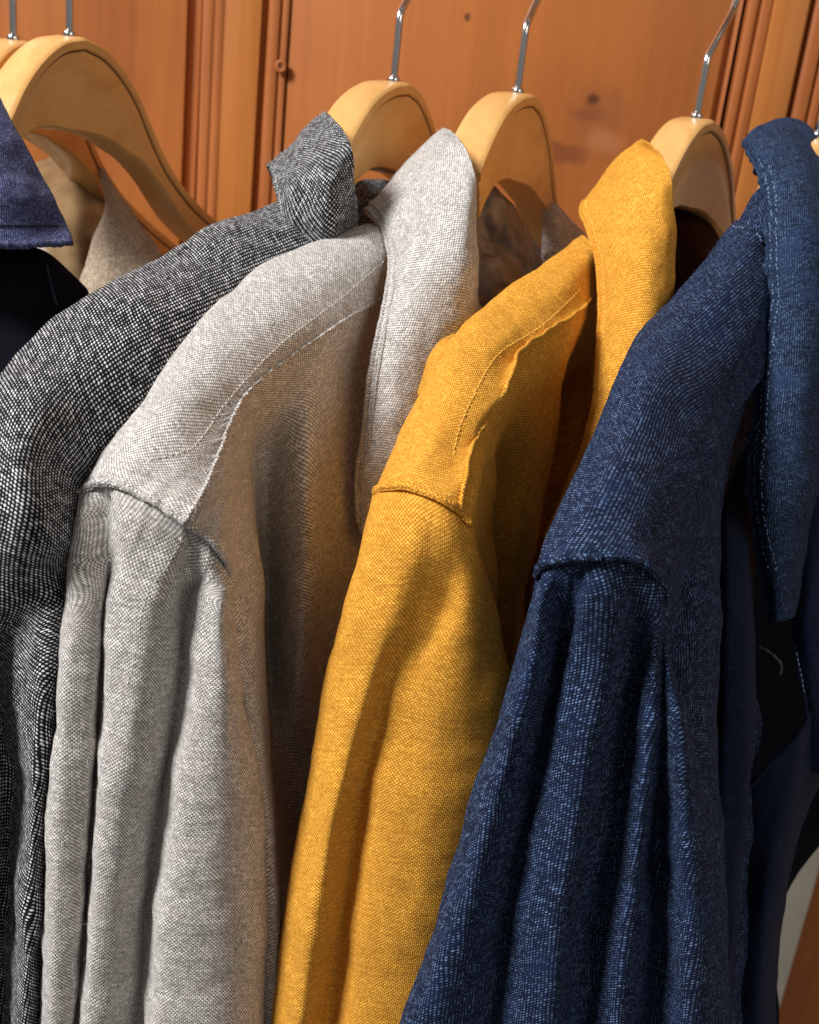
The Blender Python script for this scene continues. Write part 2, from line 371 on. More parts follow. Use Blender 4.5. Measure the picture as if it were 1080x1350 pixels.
def mould(name, x0, x1, shape, mat):
    """shape: list of (fraction, height)"""
    return extrude(name, [(x0, -.02)]+[(x0+(x1-x0)*f, h) for f, h in shape]+[(x1, -.02)], mat)
def bead(n=9, h=.006, base=.002, a=0., b=1.):
    h *= .45
    return [(a+(b-a)*(1-math.cos(math.pi*i/n))/2, base+h*math.sin(math.pi*i/n)) for i in range(n+1)]
# recessed panels, stiles and the beads between them
board('panel', X(-420), X(247), 0, M['pine'])
mould('moulding', X(249), X(268), [(0, -.003), (.3, -.006), (.7, -.006), (.9, -.001)], M['pine_red'])
mould('moulding', X(270), X(298), bead(9, .0028, .003, 0, .55)+bead(7, .0022, .003, .6, 1), M['pine_red'])
board('stile', X(299), X(347), .0045, M['pine_stile'])
mould('moulding', X(349), X(384), [(0, .001), (.14, -.002), (.22, .001)]+bead(8, .0016, .002, .25, .6)+[(.64, -.0005), (.7, -.0005)]+bead(7, .002, .001, .74, 1), M['pine_red'])
board('panel', X(386), X(966), 0, M['pine_knot'])
mould('moulding', X(968), X(986), [(0, -.003), (.4, -.006), (.8, -.003)], M['pine_red'])
mould('moulding', X(988), X(1018), bead(9, .003, .002, 0, .45)+[(.5, .0)]+bead(7, .003, .002, .55, 1), M['pine_red'])
board('stile', X(1020), X(1066), .0045, M['pine_stile'])
mould('moulding', X(1068), X(1112), [(0, -.001), (.15, -.004), (.2, 0)]+bead(8, .002, .001, .25, .6)+[(.64, -.003), (.7, -.003)]+bead(7, .0022, .001, .74, 1), M['pine_red'])
board('panel', X(1114), X(1900), 0, M['pine'])
mesh_obj('backing_board', [(-2.2, YW+.022, ZB), (2.2, YW+.022, ZB), (2.2, YW+.022, ZT), (-2.2, YW+.022, ZT)], [(0, 1, 2, 3)], M['pine'], wall)
# small knot standing out on the left moulding
kc = np.array([k2x, YW-.005, k2z]); ring = [kc+np.array([.0028*math.cos(t), 0, .0032*math.sin(t)]) for t in np.linspace(0, 6.2832, 25)]
tube('knot', ring, .0015, M['pine_red'], wall, 7)
mesh_obj('knot_core', [tuple(kc+np.array([.002*math.cos(t), -.0004, .0024*math.sin(t)])) for t in np.linspace(0, 6.28, 18)[:-1]], [tuple(range(17))], plain('dark_knot', srgb(96, 50, 20), .7), wall)
# pale upright board by the right end of the wall
bx = wallx(1066, 1145)[0]
ws = thing('white_board', (bx-.03, YW-.012, .6), 'narrow upright white painted board showing at the bottom right below the denim shirt', 'board')
x0, x1 = bx-.06, bx; b_ = YW-.009; f_ = YW-.021
vs = [(x0, b_, .6), (x1, b_, .6), (x1, b_, 1.62), (x0, b_, 1.62), (x0, f_+.002, .6), (x1, f_+.002, .6), (x1, f_+.002, 1.62), (x0, f_+.002, 1.62), (x0+.002, f_, .602), (x1-.002, f_, .602), (x1-.002, f_, 1.618), (x0+.002, f_, 1.618)]
mesh_obj('front_face', vs, [(3, 2, 1, 0), (0, 1, 5, 4), (1, 2, 6, 5), (2, 3, 7, 6), (3, 0, 4, 7), (4, 5, 9, 8), (5, 6, 10, 9), (6, 7, 11, 10), (7, 4, 8, 11), (8, 9, 10, 11)], M['white'], ws, sharp=60)

# ------------------------------------------------------------------ hangers
OUT = [(0, 0), (1.5, -.3), (3, -1.1), (4.4, -2.3), (5.6, -3.8), (7, -5.45), (9, -7.1), (12.5, -9.1), (17, -11.3), (21, -13.2)]
INN = [(0, -4.3), (1.2, -4.42), (2.4, -4.75), (3.5, -5.15), (4.5, -5.55), (6.1, -6.6), (8.3, -8.6), (11.9, -10.8), (16.4, -13.0), (20.4, -15.2)]
NSYM_O = OUT
NSYM_I = [(0, -4.3), (1.2, -4.25), (2.4, -4.15), (3.5, -4.25), (4.5, -4.6), (6.1, -5.9), (8.3, -8.3), (11.8, -11.0), (16.4, -13.4), (20.4, -15.2)]
ASYM_O = [(0, 0), (1.5, -.15), (3, -.5), (4.4, -1.0), (5.6, -1.65), (7, -2.65), (9, -4.4), (12.5, -7.6), (17, -10.9), (21, -13.2)]
ASYM_I = [(0, -4.3), (1.2, -4.2), (2.4, -4.1), (3.5, -4.1), (4.5, -4.2), (6.1, -4.8), (8.3, -6.6), (11.8, -9.8), (16.4, -13.1), (20.4, -15.2)]
def make_hanger(hx, hy, ang, d, label, t=.019, near=9.0, tall=3.0, far=21., hook=True, asym=False, group='wooden hangers with steel hooks'):
    a = math.radians(ang); u = np.array([math.sin(a), math.cos(a), 0]); n = np.array([math.cos(a), -math.sin(a), 0]); z = np.array([0, 0, 1.])
    O = P(hx, hy, d); th = thing('clothes_hanger', tuple(O), label, 'hanger', group)
    o_ = np.array(OUT)/100; i_ = np.array(INN)/100; tk = knots(np.linalg.norm(np.diff(o_, axis=0), axis=1))
    S = np.linspace(0, 1, 70); oo = herm(o_, tk, S); ii = herm(i_, tk, S)
    no = herm(np.array(ASYM_O if asym else NSYM_O)/100, tk, S); ni = herm(np.array(ASYM_I if asym else NSYM_I)/100, tk, S)
    k0 = [k for k in range(69, 0, -1) if oo[k, 0] <= near/100]; kf = [k for k in range(70) if oo[k, 0] <= far/100]
    st = [(-no[k, 0], no[k, 1], -ni[k, 0], ni[k, 1]) for k in k0]+[(oo[k, 0], oo[k, 1], ii[k, 0], ii[k, 1]) for k in kf]
    vs = []; uvs = []
    for os_, oz, is_, iz in st:
        A = np.array([os_, oz]); B = np.array([is_, iz]); W = np.linalg.norm(B-A); e = (B-A)/W
        bow = .55*A[0]**2 if A[0] > 0 else .55*A[0]**2   # arms sweep forward
        h = t/2
        prof = [(0, 0), (.0001, .70), (.0005, .88), (.0014, .98), (.0048, 1.0), (.0054, .90), (.0062, .87), (.0072, .93), (W*.5, .95), (W-.0016, .95), (W-.0007, .86), (W, .7)]
        loop = prof+[(q, -k) for q, k in reversed(prof[1:])]
        for q, k in loop:
            c = A+e*q; vs.append(O+u*c[0]+z*c[1]+n*(k*h+bow))
    L = len(loop); ns = len(st)
    fs = [(i*L+k, i*L+(k+1) % L, (i+1)*L+(k+1) % L, (i+1)*L+k) for i in range(ns-1) for k in range(L)]
    fs += [tuple(range(L)), tuple((ns-1)*L+k for k in range(L-1, -1, -1))]
    ho = mesh_obj('hanger_body', vs, fs, M['hanger'], th, sharp=35)
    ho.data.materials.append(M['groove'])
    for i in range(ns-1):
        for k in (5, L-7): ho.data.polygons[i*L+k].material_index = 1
    if hook:
        T = tall/100; pts = [O-z*.012]+[O+z*T*k for k in (0, .35, .7, .93)]
        top = O+z*T
        c = O+z*(T+.037); r = .0275                                   # loop round the rail
        pts += [top+z*.001+u*.0008]
        a0 = math.radians(-28)
        pts += [c+r*(math.cos(q)*u+math.sin(q)*z) for q in np.linspace(a0, math.radians(200), 26)]
        pts = np.array(pts); tt = knots(np.linalg.norm(np.diff(pts, axis=0), axis=1)); tq = np.unique(np.concatenate([tt, np.linspace(0, 1, 60)]))
        tube('hook', resamp(pts, .0015), .0019, M['steel'], th, 12)
        tube('hook_collar', [O-z*.003, O+z*.0008, O+z*.002, O+z*.0026], [.0033, .0033, .003, .002], M['steel'], th, 14)
    return O, u, n, z
HB = {}
HB[0] = make_hanger(18, 52, 9, .515, 'leftmost wooden hanger, mostly hidden behind the large arched hanger at top left', near=5)
HB[1] = make_hanger(92, 47, 18, .50, 'large pale wooden hanger at top left showing its whole arched underside', near=8)
HB[2] = make_hanger(519, 107, 19, .52, 'wooden hanger inside the black and white woven shirt collar', near=8.2, asym=True)
HB[3] = make_hanger(682, 122, 20, .52, 'wooden hanger rising from the light grey shirt collar', near=8.2, asym=True)
HB[4] = make_hanger(918, 155, 31, .515, 'wooden hanger beside the mustard collar, its face in deep shade', near=8, tall=2.7)
HB[5] = make_hanger(1078, 180, 34, .50, 'wooden hanger cut off by the right edge behind the denim collar', near=6)
# the rail the hooks go round, just above the picture
c0 = HB[1][0]+np.array([0, 0, .092]); c0 = HB[3][0]+np.array([0, 0, .030+.037+.0275-.0019-.0102])
rl = thing('clothes_rail', tuple(c0), 'steel clothes rail the hangers hook over', None, kind='structure')
dirr = (HB[4][0]-HB[1][0]); dirr /= np.linalg.norm(dirr)
tube('rail_tube', [c0+dirr*s for s in np.linspace(-1.2, 1.2, 12)], .010, M['steel'], rl, 24)

# ------------------------------------------------------------------ shirts
def S(y, pts, base, k=8.5e-5, y0=650, g=1.0):
    """a row across a hanging sleeve or panel"""
    return [(p[0], y+(p[2] if len(p) > 2 else 0), base+k*(y-y0)+g*p[1]) for p in pts]
def backdrop(parent, mat, rows, name='back_panel'):
    return patch(name, parent, mat, rows, 40, 60, .0008, wl=.06, thick=.001)

# ---- light grey shirt
g = thing('shirt', tuple(P(540, 400, .46)), 'light grey flannel shirt hanging between the black and white one and the mustard one', 'shirt', 'shirts hanging on the rail')
mg = M['grey']
gy = patch('yoke', g, mg, [
    [(505, 335, .49), (487, 296, .466), (500, 300, .456), (508, 320, .452), (512, 350, .452), (514, 392, .462)],
    [(440, 370, .47), (405, 322, .442), (418, 333, .432), (438, 358, .424), (460, 392, .424), (472, 414, 0.4280)],
    [(340, 440, .45), (303, 381, .408), (315, 393, .398), (338, 425, .388), (366, 462, .388), (383, 474, 0.3940)],
    [(275, 510, .43), (240, 450, .380), (250, 465, .369), (272, 497, .361), (300, 535, .362), (322, 524, 0.3700)],
    [(225, 590, .41), (190, 530, .360), (200, 540, .349), (222, 566, .341), (258, 602, .341), (290, 606, 0.3480)],
    [(180, 660, .39), (143, 592, .350), (153, 596, .341), (178, 610, .333), (222, 640, .330), (268, 660, 0.3300)],
    [(160, 680, .385), (116, 634, .347), (126, 625, .339), (155, 626, .330), (206, 654, .325), (254, 684, 0.3210)],
    [(150, 690, .38), (103, 660, .346), (118, 645, .339), (152, 644, .329), (202, 667, .3235), (248, 694, .324)],
], 130, 200, .0005, puck=[('u1', 34, .0007, .05), ('v1', 9, .0006, .05)], uvrot=.15)
gs_rows = [
    [(106, 656, .350), (120, 640, .342), (142, 638, .334), (156, 642, .3315), (202, 660, .3265), (234, 680, .3265), (246, 690, .327), (266, 700, .333), (280, 716, .337), (292, 735, .343), (300, 752, .350)],
    [(100, 690, .350), (115, 666, .338), (144, 662, .340), (155, 662, .330), (201, 684, .3255), (238, 704, .328), (249, 714, .333), (270, 728, .334), (284, 742, .337), (296, 760, .342), (304, 780, .352)],
    S(790, [(88, .006), (104, -.010), (130, -.008), (141, .001), (151, -.010), (195, -.013), (230, -.007), (242, .001), (266, -.007), (290, -.010, 8), (308, .006, 14)], .336, g=1.15),
    S(880, [(78, .004), (96, -.011), (124, -.009), (135, .001), (148, -.011), (185, -.013), (224, -.005), (237, .002), (262, -.009), (292, -.011), (315, .006)], .336, g=1.15),
    S(1050, [(65, .004), (84, -.011), (112, -.008), (123, .002), (138, -.012), (165, -.012), (200, -.002), (212, .004), (240, -.011), (290, -.011), (342, .008)], .336, g=1.2),
    S(1200, [(57, .004), (77, -.011), (102, -.008), (113, .002), (127, -.012), (150, -.011), (182, -.001), (194, .005), (222, -.012), (285, -.010), (348, .008)], .336, g=1.2),
    S(1360, [(49, .004), (70, -.011), (90, -.008), (100, .002), (115, -.012), (140, -.010), (168, .000), (181, .005), (209, -.012), (280, -.010), (346, .008)], .336, g=1.2),
    S(1600, [(35, .004), (56, -.011), (76, -.008), (86, .002), (100, -.012), (130, -.010), (155, .000), (168, .005), (196, -.012), (270, -.010), (342, .008)], .336, g=1.2)]
def close_sleeve(rows, back=.045):
    out = []
    for r in rows:
        a, b = r[0], r[-1]; w_ = b[0]-a[0]
        out.append([(a[0]+.5*w_, a[1]+20, max(a[2], b[2])+back), (a[0]+.12*w_, a[1]+10, a[2]+back*.6)]+r+[(b[0]-.06*w_, b[1]+8, b[2]+back*.5), (a[0]+.52*w_, a[1]+20, max(a[2], b[2])+back)])
    return out
gsl = patch('sleeve', g, mg, close_sleeve(gs_rows), 240, 230, .00055, puck=[('v0', 30, .00035, .04)], uvrot=.0)
gp = patch('front_panel', g, mg, [
    under(gy, [(242, 688, 0.3335), (256, 660, 0.3415), (276, 604, 0.3595), (305, 530, 0.3815), (345, 496, 0.3925), (400, 450, 0.4125), (462, 410, 0.4345), (512, 378, 0.4625)], .80, .008),
    under(gy, [(242, 688, 0.3335), (256, 660, 0.3415), (276, 604, 0.3595), (305, 530, 0.3815), (345, 496, 0.3925), (400, 450, 0.4125), (462, 410, 0.4345), (512, 378, 0.4625)]),
    [(262, 702, 0.3295), (284, 672, 0.3380), (300, 640, 0.3560), (322, 600, 0.3860), (352, 575, 0.4120), (402, 540, 0.4070), (450, 510, 0.4340), (492, 500, 0.4640)],
    [(284, 722, .332), (296, 705, .341), (306, 690, .362), (325, 680, .384), (352, 670, .424), (402, 650, .403), (450, 640, .434), (492, 640, .466)],
    [(302, 762, .347), (307, 760, .362), (318, 755, .373), (342, 752, .390), (353, 750, .432), (402, 740, .409), (448, 740, .437), (500, 740, .470)],
    [(298, 860, .385), (308, 855, .372), (328, 850, .376), (345, 850, .392), (354, 850, .438), (396, 850, .417), (436, 850, .444), (500, 850, .472)],
    [(310, 1000, .395), (328, 1000, .385), (344, 1000, .386), (354, 1000, .402), (360, 1000, .436), (390, 1000, .444), (425, 1000, .452), (490, 1000, .480)],
    [(325, 1190, .405), (342, 1190, .398), (362, 1190, .396), (371, 1190, .410), (376, 1190, .450), (392, 1190, .465), (425, 1190, .470), (480, 1190, .490)],
    [(325, 1420, .425), (342, 1420, .418), (358, 1420, .416), (366, 1420, .430), (371, 1420, .470), (388, 1420, .485), (425, 1420, .490), (480, 1420, .510)],
], 170, 170, .0004, puck=[('v0', 20, .0002, .05)], uvrot=.1)
gl = patch('collar', g, mg, nearer([
    [(520, 320, .54), (545, 285, .545), (575, 240, .545), (592, 222, .54), (600, 210, .53)],
    [(481, 279, .474), (510, 248, .482), (545, 212, .488), (575, 184, .492), (591, 172, .494)],
    [(486, 281, .463), (520, 262, .462), (560, 232, .466), (595, 205, .474), (612, 194, .485)],
    [(503, 300, .455), (538, 292, .444), (578, 280, .442), (612, 262, .452), (627, 240, .474)],
    [(512, 345, .446), (545, 345, .431), (585, 345, .430), (616, 335, .442), (629, 318, .468)],
    [(505, 402, 0.4340), (540, 410, 0.4260), (585, 420, 0.4340), (618, 418, 0.4500), (631, 405, 0.4700)],
    [(489, 480, 0.4300), (525, 495, 0.4270), (572, 512, 0.4390), (612, 520, 0.4570), (634, 520, 0.4750)],
    [(478, 560, 0.4320), (508, 580, 0.4310), (552, 602, 0.4420), (596, 618, 0.4600), (620, 620, 0.4780)],
    [(469, 640, 0.4340), (490, 655, 0.4340), (522, 675, 0.4440), (558, 692, 0.4600), (580, 700, 0.4760)],
    [(473, 702, 0.4370), (480, 708, 0.4370), (490, 714, 0.4420), (502, 720, 0.4500), (512, 726, 0.4640)],
], .042, -.004), 110, 190, .0006, uvrot=.5, label=None)
tube('collar_hem', gpath(gl, [(.012, .16), (.012, .35), (.012, .7), (.012, .985)], 160, .0004), .0010, mg, PO[id(gl)][0], 8, rough=.12)
tube('collar_hem', gpath(gl, [(.075, .18), (.075, .35), (.08, .7), (.10, .93)], 160, .0002), .0010, mg, PO[id(gl)][0], 8, rough=.15, flat=.6)
stitches(gpath(gl, [(.05, .2), (.048, .4), (.05, .7), (.07, .95)], 200, .0007), M['thread_grey'], PO[id(gl)][0])
tube('yoke_hem', gpath(gy, [(.985, .03), (.985, .4), (.985, .7), (.985, .99)], 220, .0010), .0006, mg, PO[id(gy)][0], 8, rough=.15)
tube('shoulder_seam', gpath(gy, [(.17, .985), (.4, .99), (.7, .99), (.99, .99)], 150, .0001), .0013, mg, PO[id(gy)][0], 8, rough=.2)
tube('shoulder_seam', gpath(gp, [(.0, .02), (.0, .11), (.0, .2), (.01, .28), (.02, .38), (.05, .48)], 120, .0016), .0011, mg, PO[id(gp)][0], 8, rough=.12)
stitches(gpath(gy, [(.84, .02), (.86, .3), (.86, .6), (.84, .8), (.74, .93)], 260, .0004), M['thread_grey'], PO[id(gy)][0])
stitches(gpath(gsl, [(.475, .03), (.462, .2), (.43, .35)], 200, .0003), M['thread_grey'], PO[id(gsl)][0], r=.00015)
# inside of the far half of the neck
patch('neck_lining', g, M['satin_grey'], [
    [(610, 262, .520), (640, 246, .525), (665, 262, .535), (690, 290, .545), (712, 330, .56)],
    [(610, 300, .500), (640, 285, .507), (665, 300, .520), (688, 330, .535), (708, 365, .55)],
    [(612, 330, .490), (640, 324, .512), (668, 332, .524), (690, 350, .535), (706, 380, .55)],
    [(612, 350, .488), (640, 342, .500), (665, 352, .512), (688, 372, .528), (702, 395, .545)],
    [(612, 430, .48), (640, 420, .49), (665, 430, .50), (688, 440, .515), (702, 450, .53)]], 50, 60, .0018, wl=.022)
patch('far_collar', g, mg, [
    [(715, 262, .585), (735, 268, .58), (752, 285, .585), (772, 310, .60)],
    [(715, 300, .57), (735, 305, .565), (755, 318, .57), (778, 340, .585)],
    [(712, 360, .56), (735, 365, .555), (758, 370, .56), (785, 380, .575)],
    [(705, 460, .56), (735, 460, .555), (760, 460, .56), (790, 460, .575)]], 40, 40, .0008)
backdrop(g, M['grey'], [[(505, 335, .49), (340, 440, .45), (225, 590, .41), (130, 690, .385)], [(500, 600, .52), (350, 700, .48), (240, 800, .44), (150, 850, .41)], [(480, 1500, .60), (340, 1500, .55), (230, 1500, .51), (140, 1500, .48)]])
fuzz([gy, gsl, gl, gp], M['fluff_grey'], g, 4200, seed=2)

# ---- black and white woven shirt
t = thing('shirt', tuple(P(380, 400, .46)), 'black and white coarsely woven shirt hanging left of the light grey one', 'shirt', 'shirts hanging on the rail')
mt = M['tweed']
ty = patch('shoulder_and_sleeve', t, mt, [
    [(420, 320, .50), (380, 262, .478), (400, 275, .468), (430, 300, .462), (460, 330, .462), (500, 380, .475)],
    [(350, 350, .48), (300, 290, .447), (318, 305, .436), (345, 345, .428), (375, 395, .428), (420, 450, .44)],
    [(260, 420, .455), (200, 345, .412), (218, 362, .400), (240, 402, .388), (270, 450, .388), (320, 530, .41)],
    [(190, 480, .44), (125, 388, .388), (140, 405, .375), (160, 450, .362), (190, 510, .362), (240, 600, .39)],
    [(125, 540, .425), (58, 430, .368), (70, 455, .354), (88, 510, .343), (118, 580, .347), (170, 670, .38)],
    [(50, 620, .41), (-15, 500, .350), (5, 530, .334), (40, 590, .325), (96, 640, .345), (150, 720, .38)],
    [(10, 700, .40), (-70, 600, .345), (-30, 650, .326), (30, 680, .318), (84, 712, .335), (140, 790, .38)],
    [(0, 780, 0.4160), (-90, 740, 0.3610), (-40, 760, 0.3440), (20, 775, 0.3380), (78, 770, 0.3460), (130, 840, 0.3960)],
    [(0, 860, 0.4260), (-95, 850, 0.3680), (-45, 850, 0.3510), (-2, 850, 0.3660), (60, 850, 0.3460), (120, 880, 0.4010)],
    [(0, 1050, 0.4410), (-100, 1050, 0.3860), (-55, 1050, 0.3660), (14, 1050, 0.3910), (44, 1050, 0.3630), (100, 1050, 0.4160)],
    [(0, 1200, 0.4560), (-100, 1200, 0.3960), (-65, 1200, 0.3780), (8, 1200, 0.4060), (36, 1200, 0.3750), (90, 1200, 0.4260)],
    [(-10, 1400, 0.4710), (-110, 1400, 0.4160), (-75, 1400, 0.3940), (-2, 1400, 0.4230), (26, 1400, 0.3910), (80, 1400, 0.4460)],
    [(-20, 1600, 0.4860), (-120, 1600, 0.4310), (-85, 1600, 0.4110), (-12, 1600, 0.4400), (16, 1600, 0.4080), (70, 1600, 0.4610)],
], 180, 260, .0009, uvrot=-.05, wl=.03)
tl = patch('collar', t, mt, nearer([
    [(385, 280, .54), (410, 250, .55), (435, 215, .55), (448, 200, .54)],
    [(354, 219, .482), (385, 190, .488), (410, 165, .494), (432, 150, .498)],
    [(358, 226, .474), (392, 206, .468), (424, 188, .472), (452, 172, .486)],
    [(364, 250, .466), (395, 244, .452), (432, 235, .452), (465, 205, .478)],
    [(370, 285, .460), (400, 285, .449), (436, 280, .449), (468, 258, .478)],
    [(375, 330, .458), (405, 335, .456), (440, 335, .458), (471, 320, .480)],
    [(378, 420, .475), (405, 430, .475), (440, 430, .478), (470, 420, .485)]], .045, -.012), 80, 110, .0008, uvrot=.55)
tube('collar_hem', gpath(tl, [(.01, .17), (.01, .4), (.01, .98)], 100, .0003), .0010, mt, PO[id(tl)][0], 8, rough=.15)
stitches(gpath(tl, [(.035, .5), (.035, .7), (.035, .98)], 100, .0005), M['thread_grey'], PO[id(tl)][0], pitch=.003)
patch('neck_lining', t, mt, [
    [(455, 250, .530), (480, 236, .54), (505, 238, .55), (530, 250, .56)],
    [(455, 275, .51), (480, 270, .52), (505, 272, .53), (530, 285, .54)],
    [(455, 330, .50), (480, 330, .51), (505, 330, .52), (530, 330, .53)]], 40, 40, .0008)
backdrop(t, mt, [[(420, 320, .50), (260, 420, .455), (125, 540, .425), (0, 640, .41)], [(400, 600, .53), (260, 650, .49), (140, 750, .46), (-20, 850, .43)], [(390, 1500, .62), (260, 1500, .57), (140, 1500, .53), (-20, 1500, .50)]])
fuzz([ty, tl], M['fluff_grey'], t, 900, seed=5)

# ---- mustard shirt
y_ = thing('shirt', tuple(P(800, 400, .46)), 'mustard yellow cotton shirt hanging between the light grey one and the blue denim one', 'shirt', 'shirts hanging on the rail')
my = M['mustard']
yy = patch('yoke', y_, my, [
    [(795, 350, .50), (768, 312, .476), (778, 320, .464), (786, 334, .460), (790, 352, .464), (790, 378, .474)],
    [(745, 385, .48), (718, 347, .452), (730, 355, .440), (748, 375, .434), (764, 395, .438), (772, 405, 0.4400)],
    [(690, 430, .46), (662, 386, .428), (674, 396, .415), (698, 420, .408), (722, 442, .410), (734, 428, 0.4140)],
    [(640, 470, .445), (612, 428, .405), (626, 436, .391), (650, 460, .384), (674, 478, .388), (688, 462, 0.3920)],
    [(602, 520, .43), (578, 470, .390), (592, 482, .374), (616, 510, .366), (646, 530, .366), (672, 506, 0.3780)],
    [(575, 570, .415), (552, 526, .380), (566, 536, .363), (588, 556, .354), (618, 578, .354), (640, 560, 0.3650)],
    [(550, 630, .40), (526, 580, .370), (540, 586, .353), (566, 598, .342), (600, 612, .342), (621, 600, 0.3470)],
    [(530, 670, .39), (504, 626, .361), (518, 624, .346), (548, 626, .335), (590, 645, .332), (616, 640, 0.3350)],
    [(520, 690, .385), (492, 654, .358), (508, 648, .343), (540, 648, .332), (584, 664, .328), (610, 682, .333)],
], 130, 190, .0005, puck=[('u1', 10, .0007, .05)], uvrot=.2)
ys_rows = [
    [(494, 650, .362), (508, 643, .346), (540, 642, .335), (570, 652, .3315), (590, 662, .3315), (606, 675, .335), (622, 692, .346)],
    [(488, 676, .360), (503, 668, .343), (540, 666, .3325), (572, 674, .3295), (592, 684, .330), (610, 698, .335), (628, 718, .349)],
    S(800, [(453, .012), (472, -.006), (515, -.012), (560, -.009, -10), (582, -.006), (612, -.010), (652, .006)], .338),
    S(900, [(431, .012), (450, -.007), (484, -.013), (512, -.006), (536, -.007), (590, -.011), (672, .004)], .340),
    S(1050, [(403, .012), (420, -.007), (446, -.014), (478, .000), (500, -.008), (560, -.012), (660, .004)], .340),
    S(1200, [(376, .012), (394, -.007), (418, -.014), (455, .002), (480, -.009), (540, -.012), (640, .004)], .340),
    S(1360, [(357, .012), (374, -.006), (396, -.013), (434, .003), (462, -.009), (520, -.012), (620, .004)], .340),
    S(1600, [(325, .012), (342, -.006), (366, -.013), (404, .003), (432, -.009), (490, -.012), (600, .004)], .340)]
ysl = patch('sleeve', y_, my, close_sleeve(ys_rows), 220, 220, .0006, puck=[('v0', 14, .0002, .03)], wl=.03)
yp = patch('front_panel', y_, my, [
    under(yy, [(600, 690, 0.3450), (606, 640, 0.3570), (612, 596, 0.3700), (630, 560, 0.3890), (664, 498, 0.4040), (682, 462, 0.4140), (728, 424, 0.4370), (766, 398, 0.4600), (788, 376, 0.4880)], .80, .008),
    under(yy, [(600, 690, 0.3450), (606, 640, 0.3570), (612, 596, 0.3700), (630, 560, 0.3890), (664, 498, 0.4040), (682, 462, 0.4140), (728, 424, 0.4370), (766, 398, 0.4600), (788, 376, 0.4880)]),
    [(618, 700, 0.3440), (626, 670, 0.3560), (634, 640, 0.3700), (650, 620, 0.3880), (656, 600, 0.4140), (690, 560, 0.4160), (730, 530, 0.4340), (742, 520, 0.4840), (775, 500, 0.4900)],
    [(628, 735, .352), (634, 715, .362), (642, 705, .372), (650, 700, .384), (655, 700, .420), (684, 700, .420), (705, 700, .434), (716, 700, .49), (745, 700, .48)],
    [(638, 800, .372), (644, 790, .372), (650, 780, .376), (655, 780, .388), (658, 780, .428), (676, 780, .430), (688, 780, .440), (700, 780, .49), (720, 780, .49)],
    [(640, 950, .392), (646, 950, .390), (650, 950, .394), (655, 950, .406), (658, 950, .446), (668, 950, .448), (676, 950, .458), (690, 950, .50), (720, 950, .50)],
    [(640, 1400, .432), (646, 1400, .430), (650, 1400, .434), (655, 1400, .446), (658, 1400, .486), (668, 1400, .488), (676, 1400, .498), (690, 1400, .54), (720, 1400, .54)],
], 170, 150, .0005, uvrot=.2)
yl = patch('collar', y_, my, nearer([
    [(790, 330, .54), (815, 285, .55), (842, 240, .55), (860, 222, .545), (870, 215, .54)],
    [(768, 268, .486), (790, 240, .492), (815, 212, .498), (838, 193, .501), (853, 188, .502)],
    [(765, 281, .474), (792, 252, .474), (822, 224, .480), (850, 206, .487), (872, 206, .494)],
    [(774, 300, .463), (802, 285, .455), (836, 262, .456), (868, 245, .466), (886, 240, .484)],
    [(784, 335, .453), (814, 328, .441), (846, 315, .441), (874, 302, .455), (889, 290, .476)],
    [(790, 400, 0.4450), (818, 400, 0.4330), (850, 395, 0.4330), (876, 385, 0.4470), (888, 375, 0.4690)],
    [(786, 480, 0.4410), (812, 486, 0.4290), (845, 488, 0.4300), (872, 482, 0.4450), (888, 478, 0.4640)],
    [(778, 550, 0.4380), (800, 560, 0.4270), (828, 570, 0.4290), (855, 575, 0.4440), (875, 575, 0.4590)],
    [(752, 632, 0.4360), (768, 645, 0.4270), (790, 660, 0.4300), (812, 670, 0.4420), (830, 675, 0.4550)],
    [(714, 722, 0.4340), (722, 728, 0.4280), (732, 734, 0.4300), (745, 738, 0.4400), (756, 742, 0.4500)],
], .045, -.002), 110, 190, .0005, uvrot=.35)
tube('collar_hem', gpath(yl, [(.01, .18), (.01, .4), (.01, .7), (.012, .985)], 160, .0004), .0010, my, PO[id(yl)][0], 8, rough=.1)
stitches(gpath(yl, [(.085, .24), (.08, .4), (.085, .7), (.16, .95)], 220, .0005), M['thread_gold'], PO[id(yl)][0], r=.0003)
tube('yoke_hem', gpath(yy, [(.985, .03), (.985, .4), (.985, .7), (.985, .99)], 200, .0014), .0007, my, PO[id(yy)][0], 8, rough=.15)
stitches(gpath(yy, [(.84, .16), (.82, .4), (.80, .6), (.82, .75), (.86, .86)], 240, .0004), M['thread_gold'], PO[id(yy)][0], r=.0003)
stitches(gpath(yy, [(.972, .16), (.965, .4), (.965, .7), (.965, .9)], 240, .0012), M['thread_gold'], PO[id(yy)][0], r=.0003)
tube('shoulder_seam', gpath(yy, [(.17, .985), (.4, .99), (.7, .99), (.99, .99)], 150, .0001), .0013, my, PO[id(yy)][0], 8, rough=.15)
tube('shoulder_seam', gpath(yp, [(0, .01), (.0, .06), (.0, .12), (.0, .18)], 60, .0016), .0010, my, PO[id(yp)][0], 8, rough=.12)
patch('neck_lining', y_, M['shade_lining'], [  # inside of the mustard neck, its shade painted into the colour
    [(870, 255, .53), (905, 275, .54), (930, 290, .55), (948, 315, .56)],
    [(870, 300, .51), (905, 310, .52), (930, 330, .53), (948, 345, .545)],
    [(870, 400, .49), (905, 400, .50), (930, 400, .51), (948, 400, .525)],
    [(860, 520, .50), (905, 520, .51), (930, 520, .52), (950, 520, .53)]], 40, 40, .001)
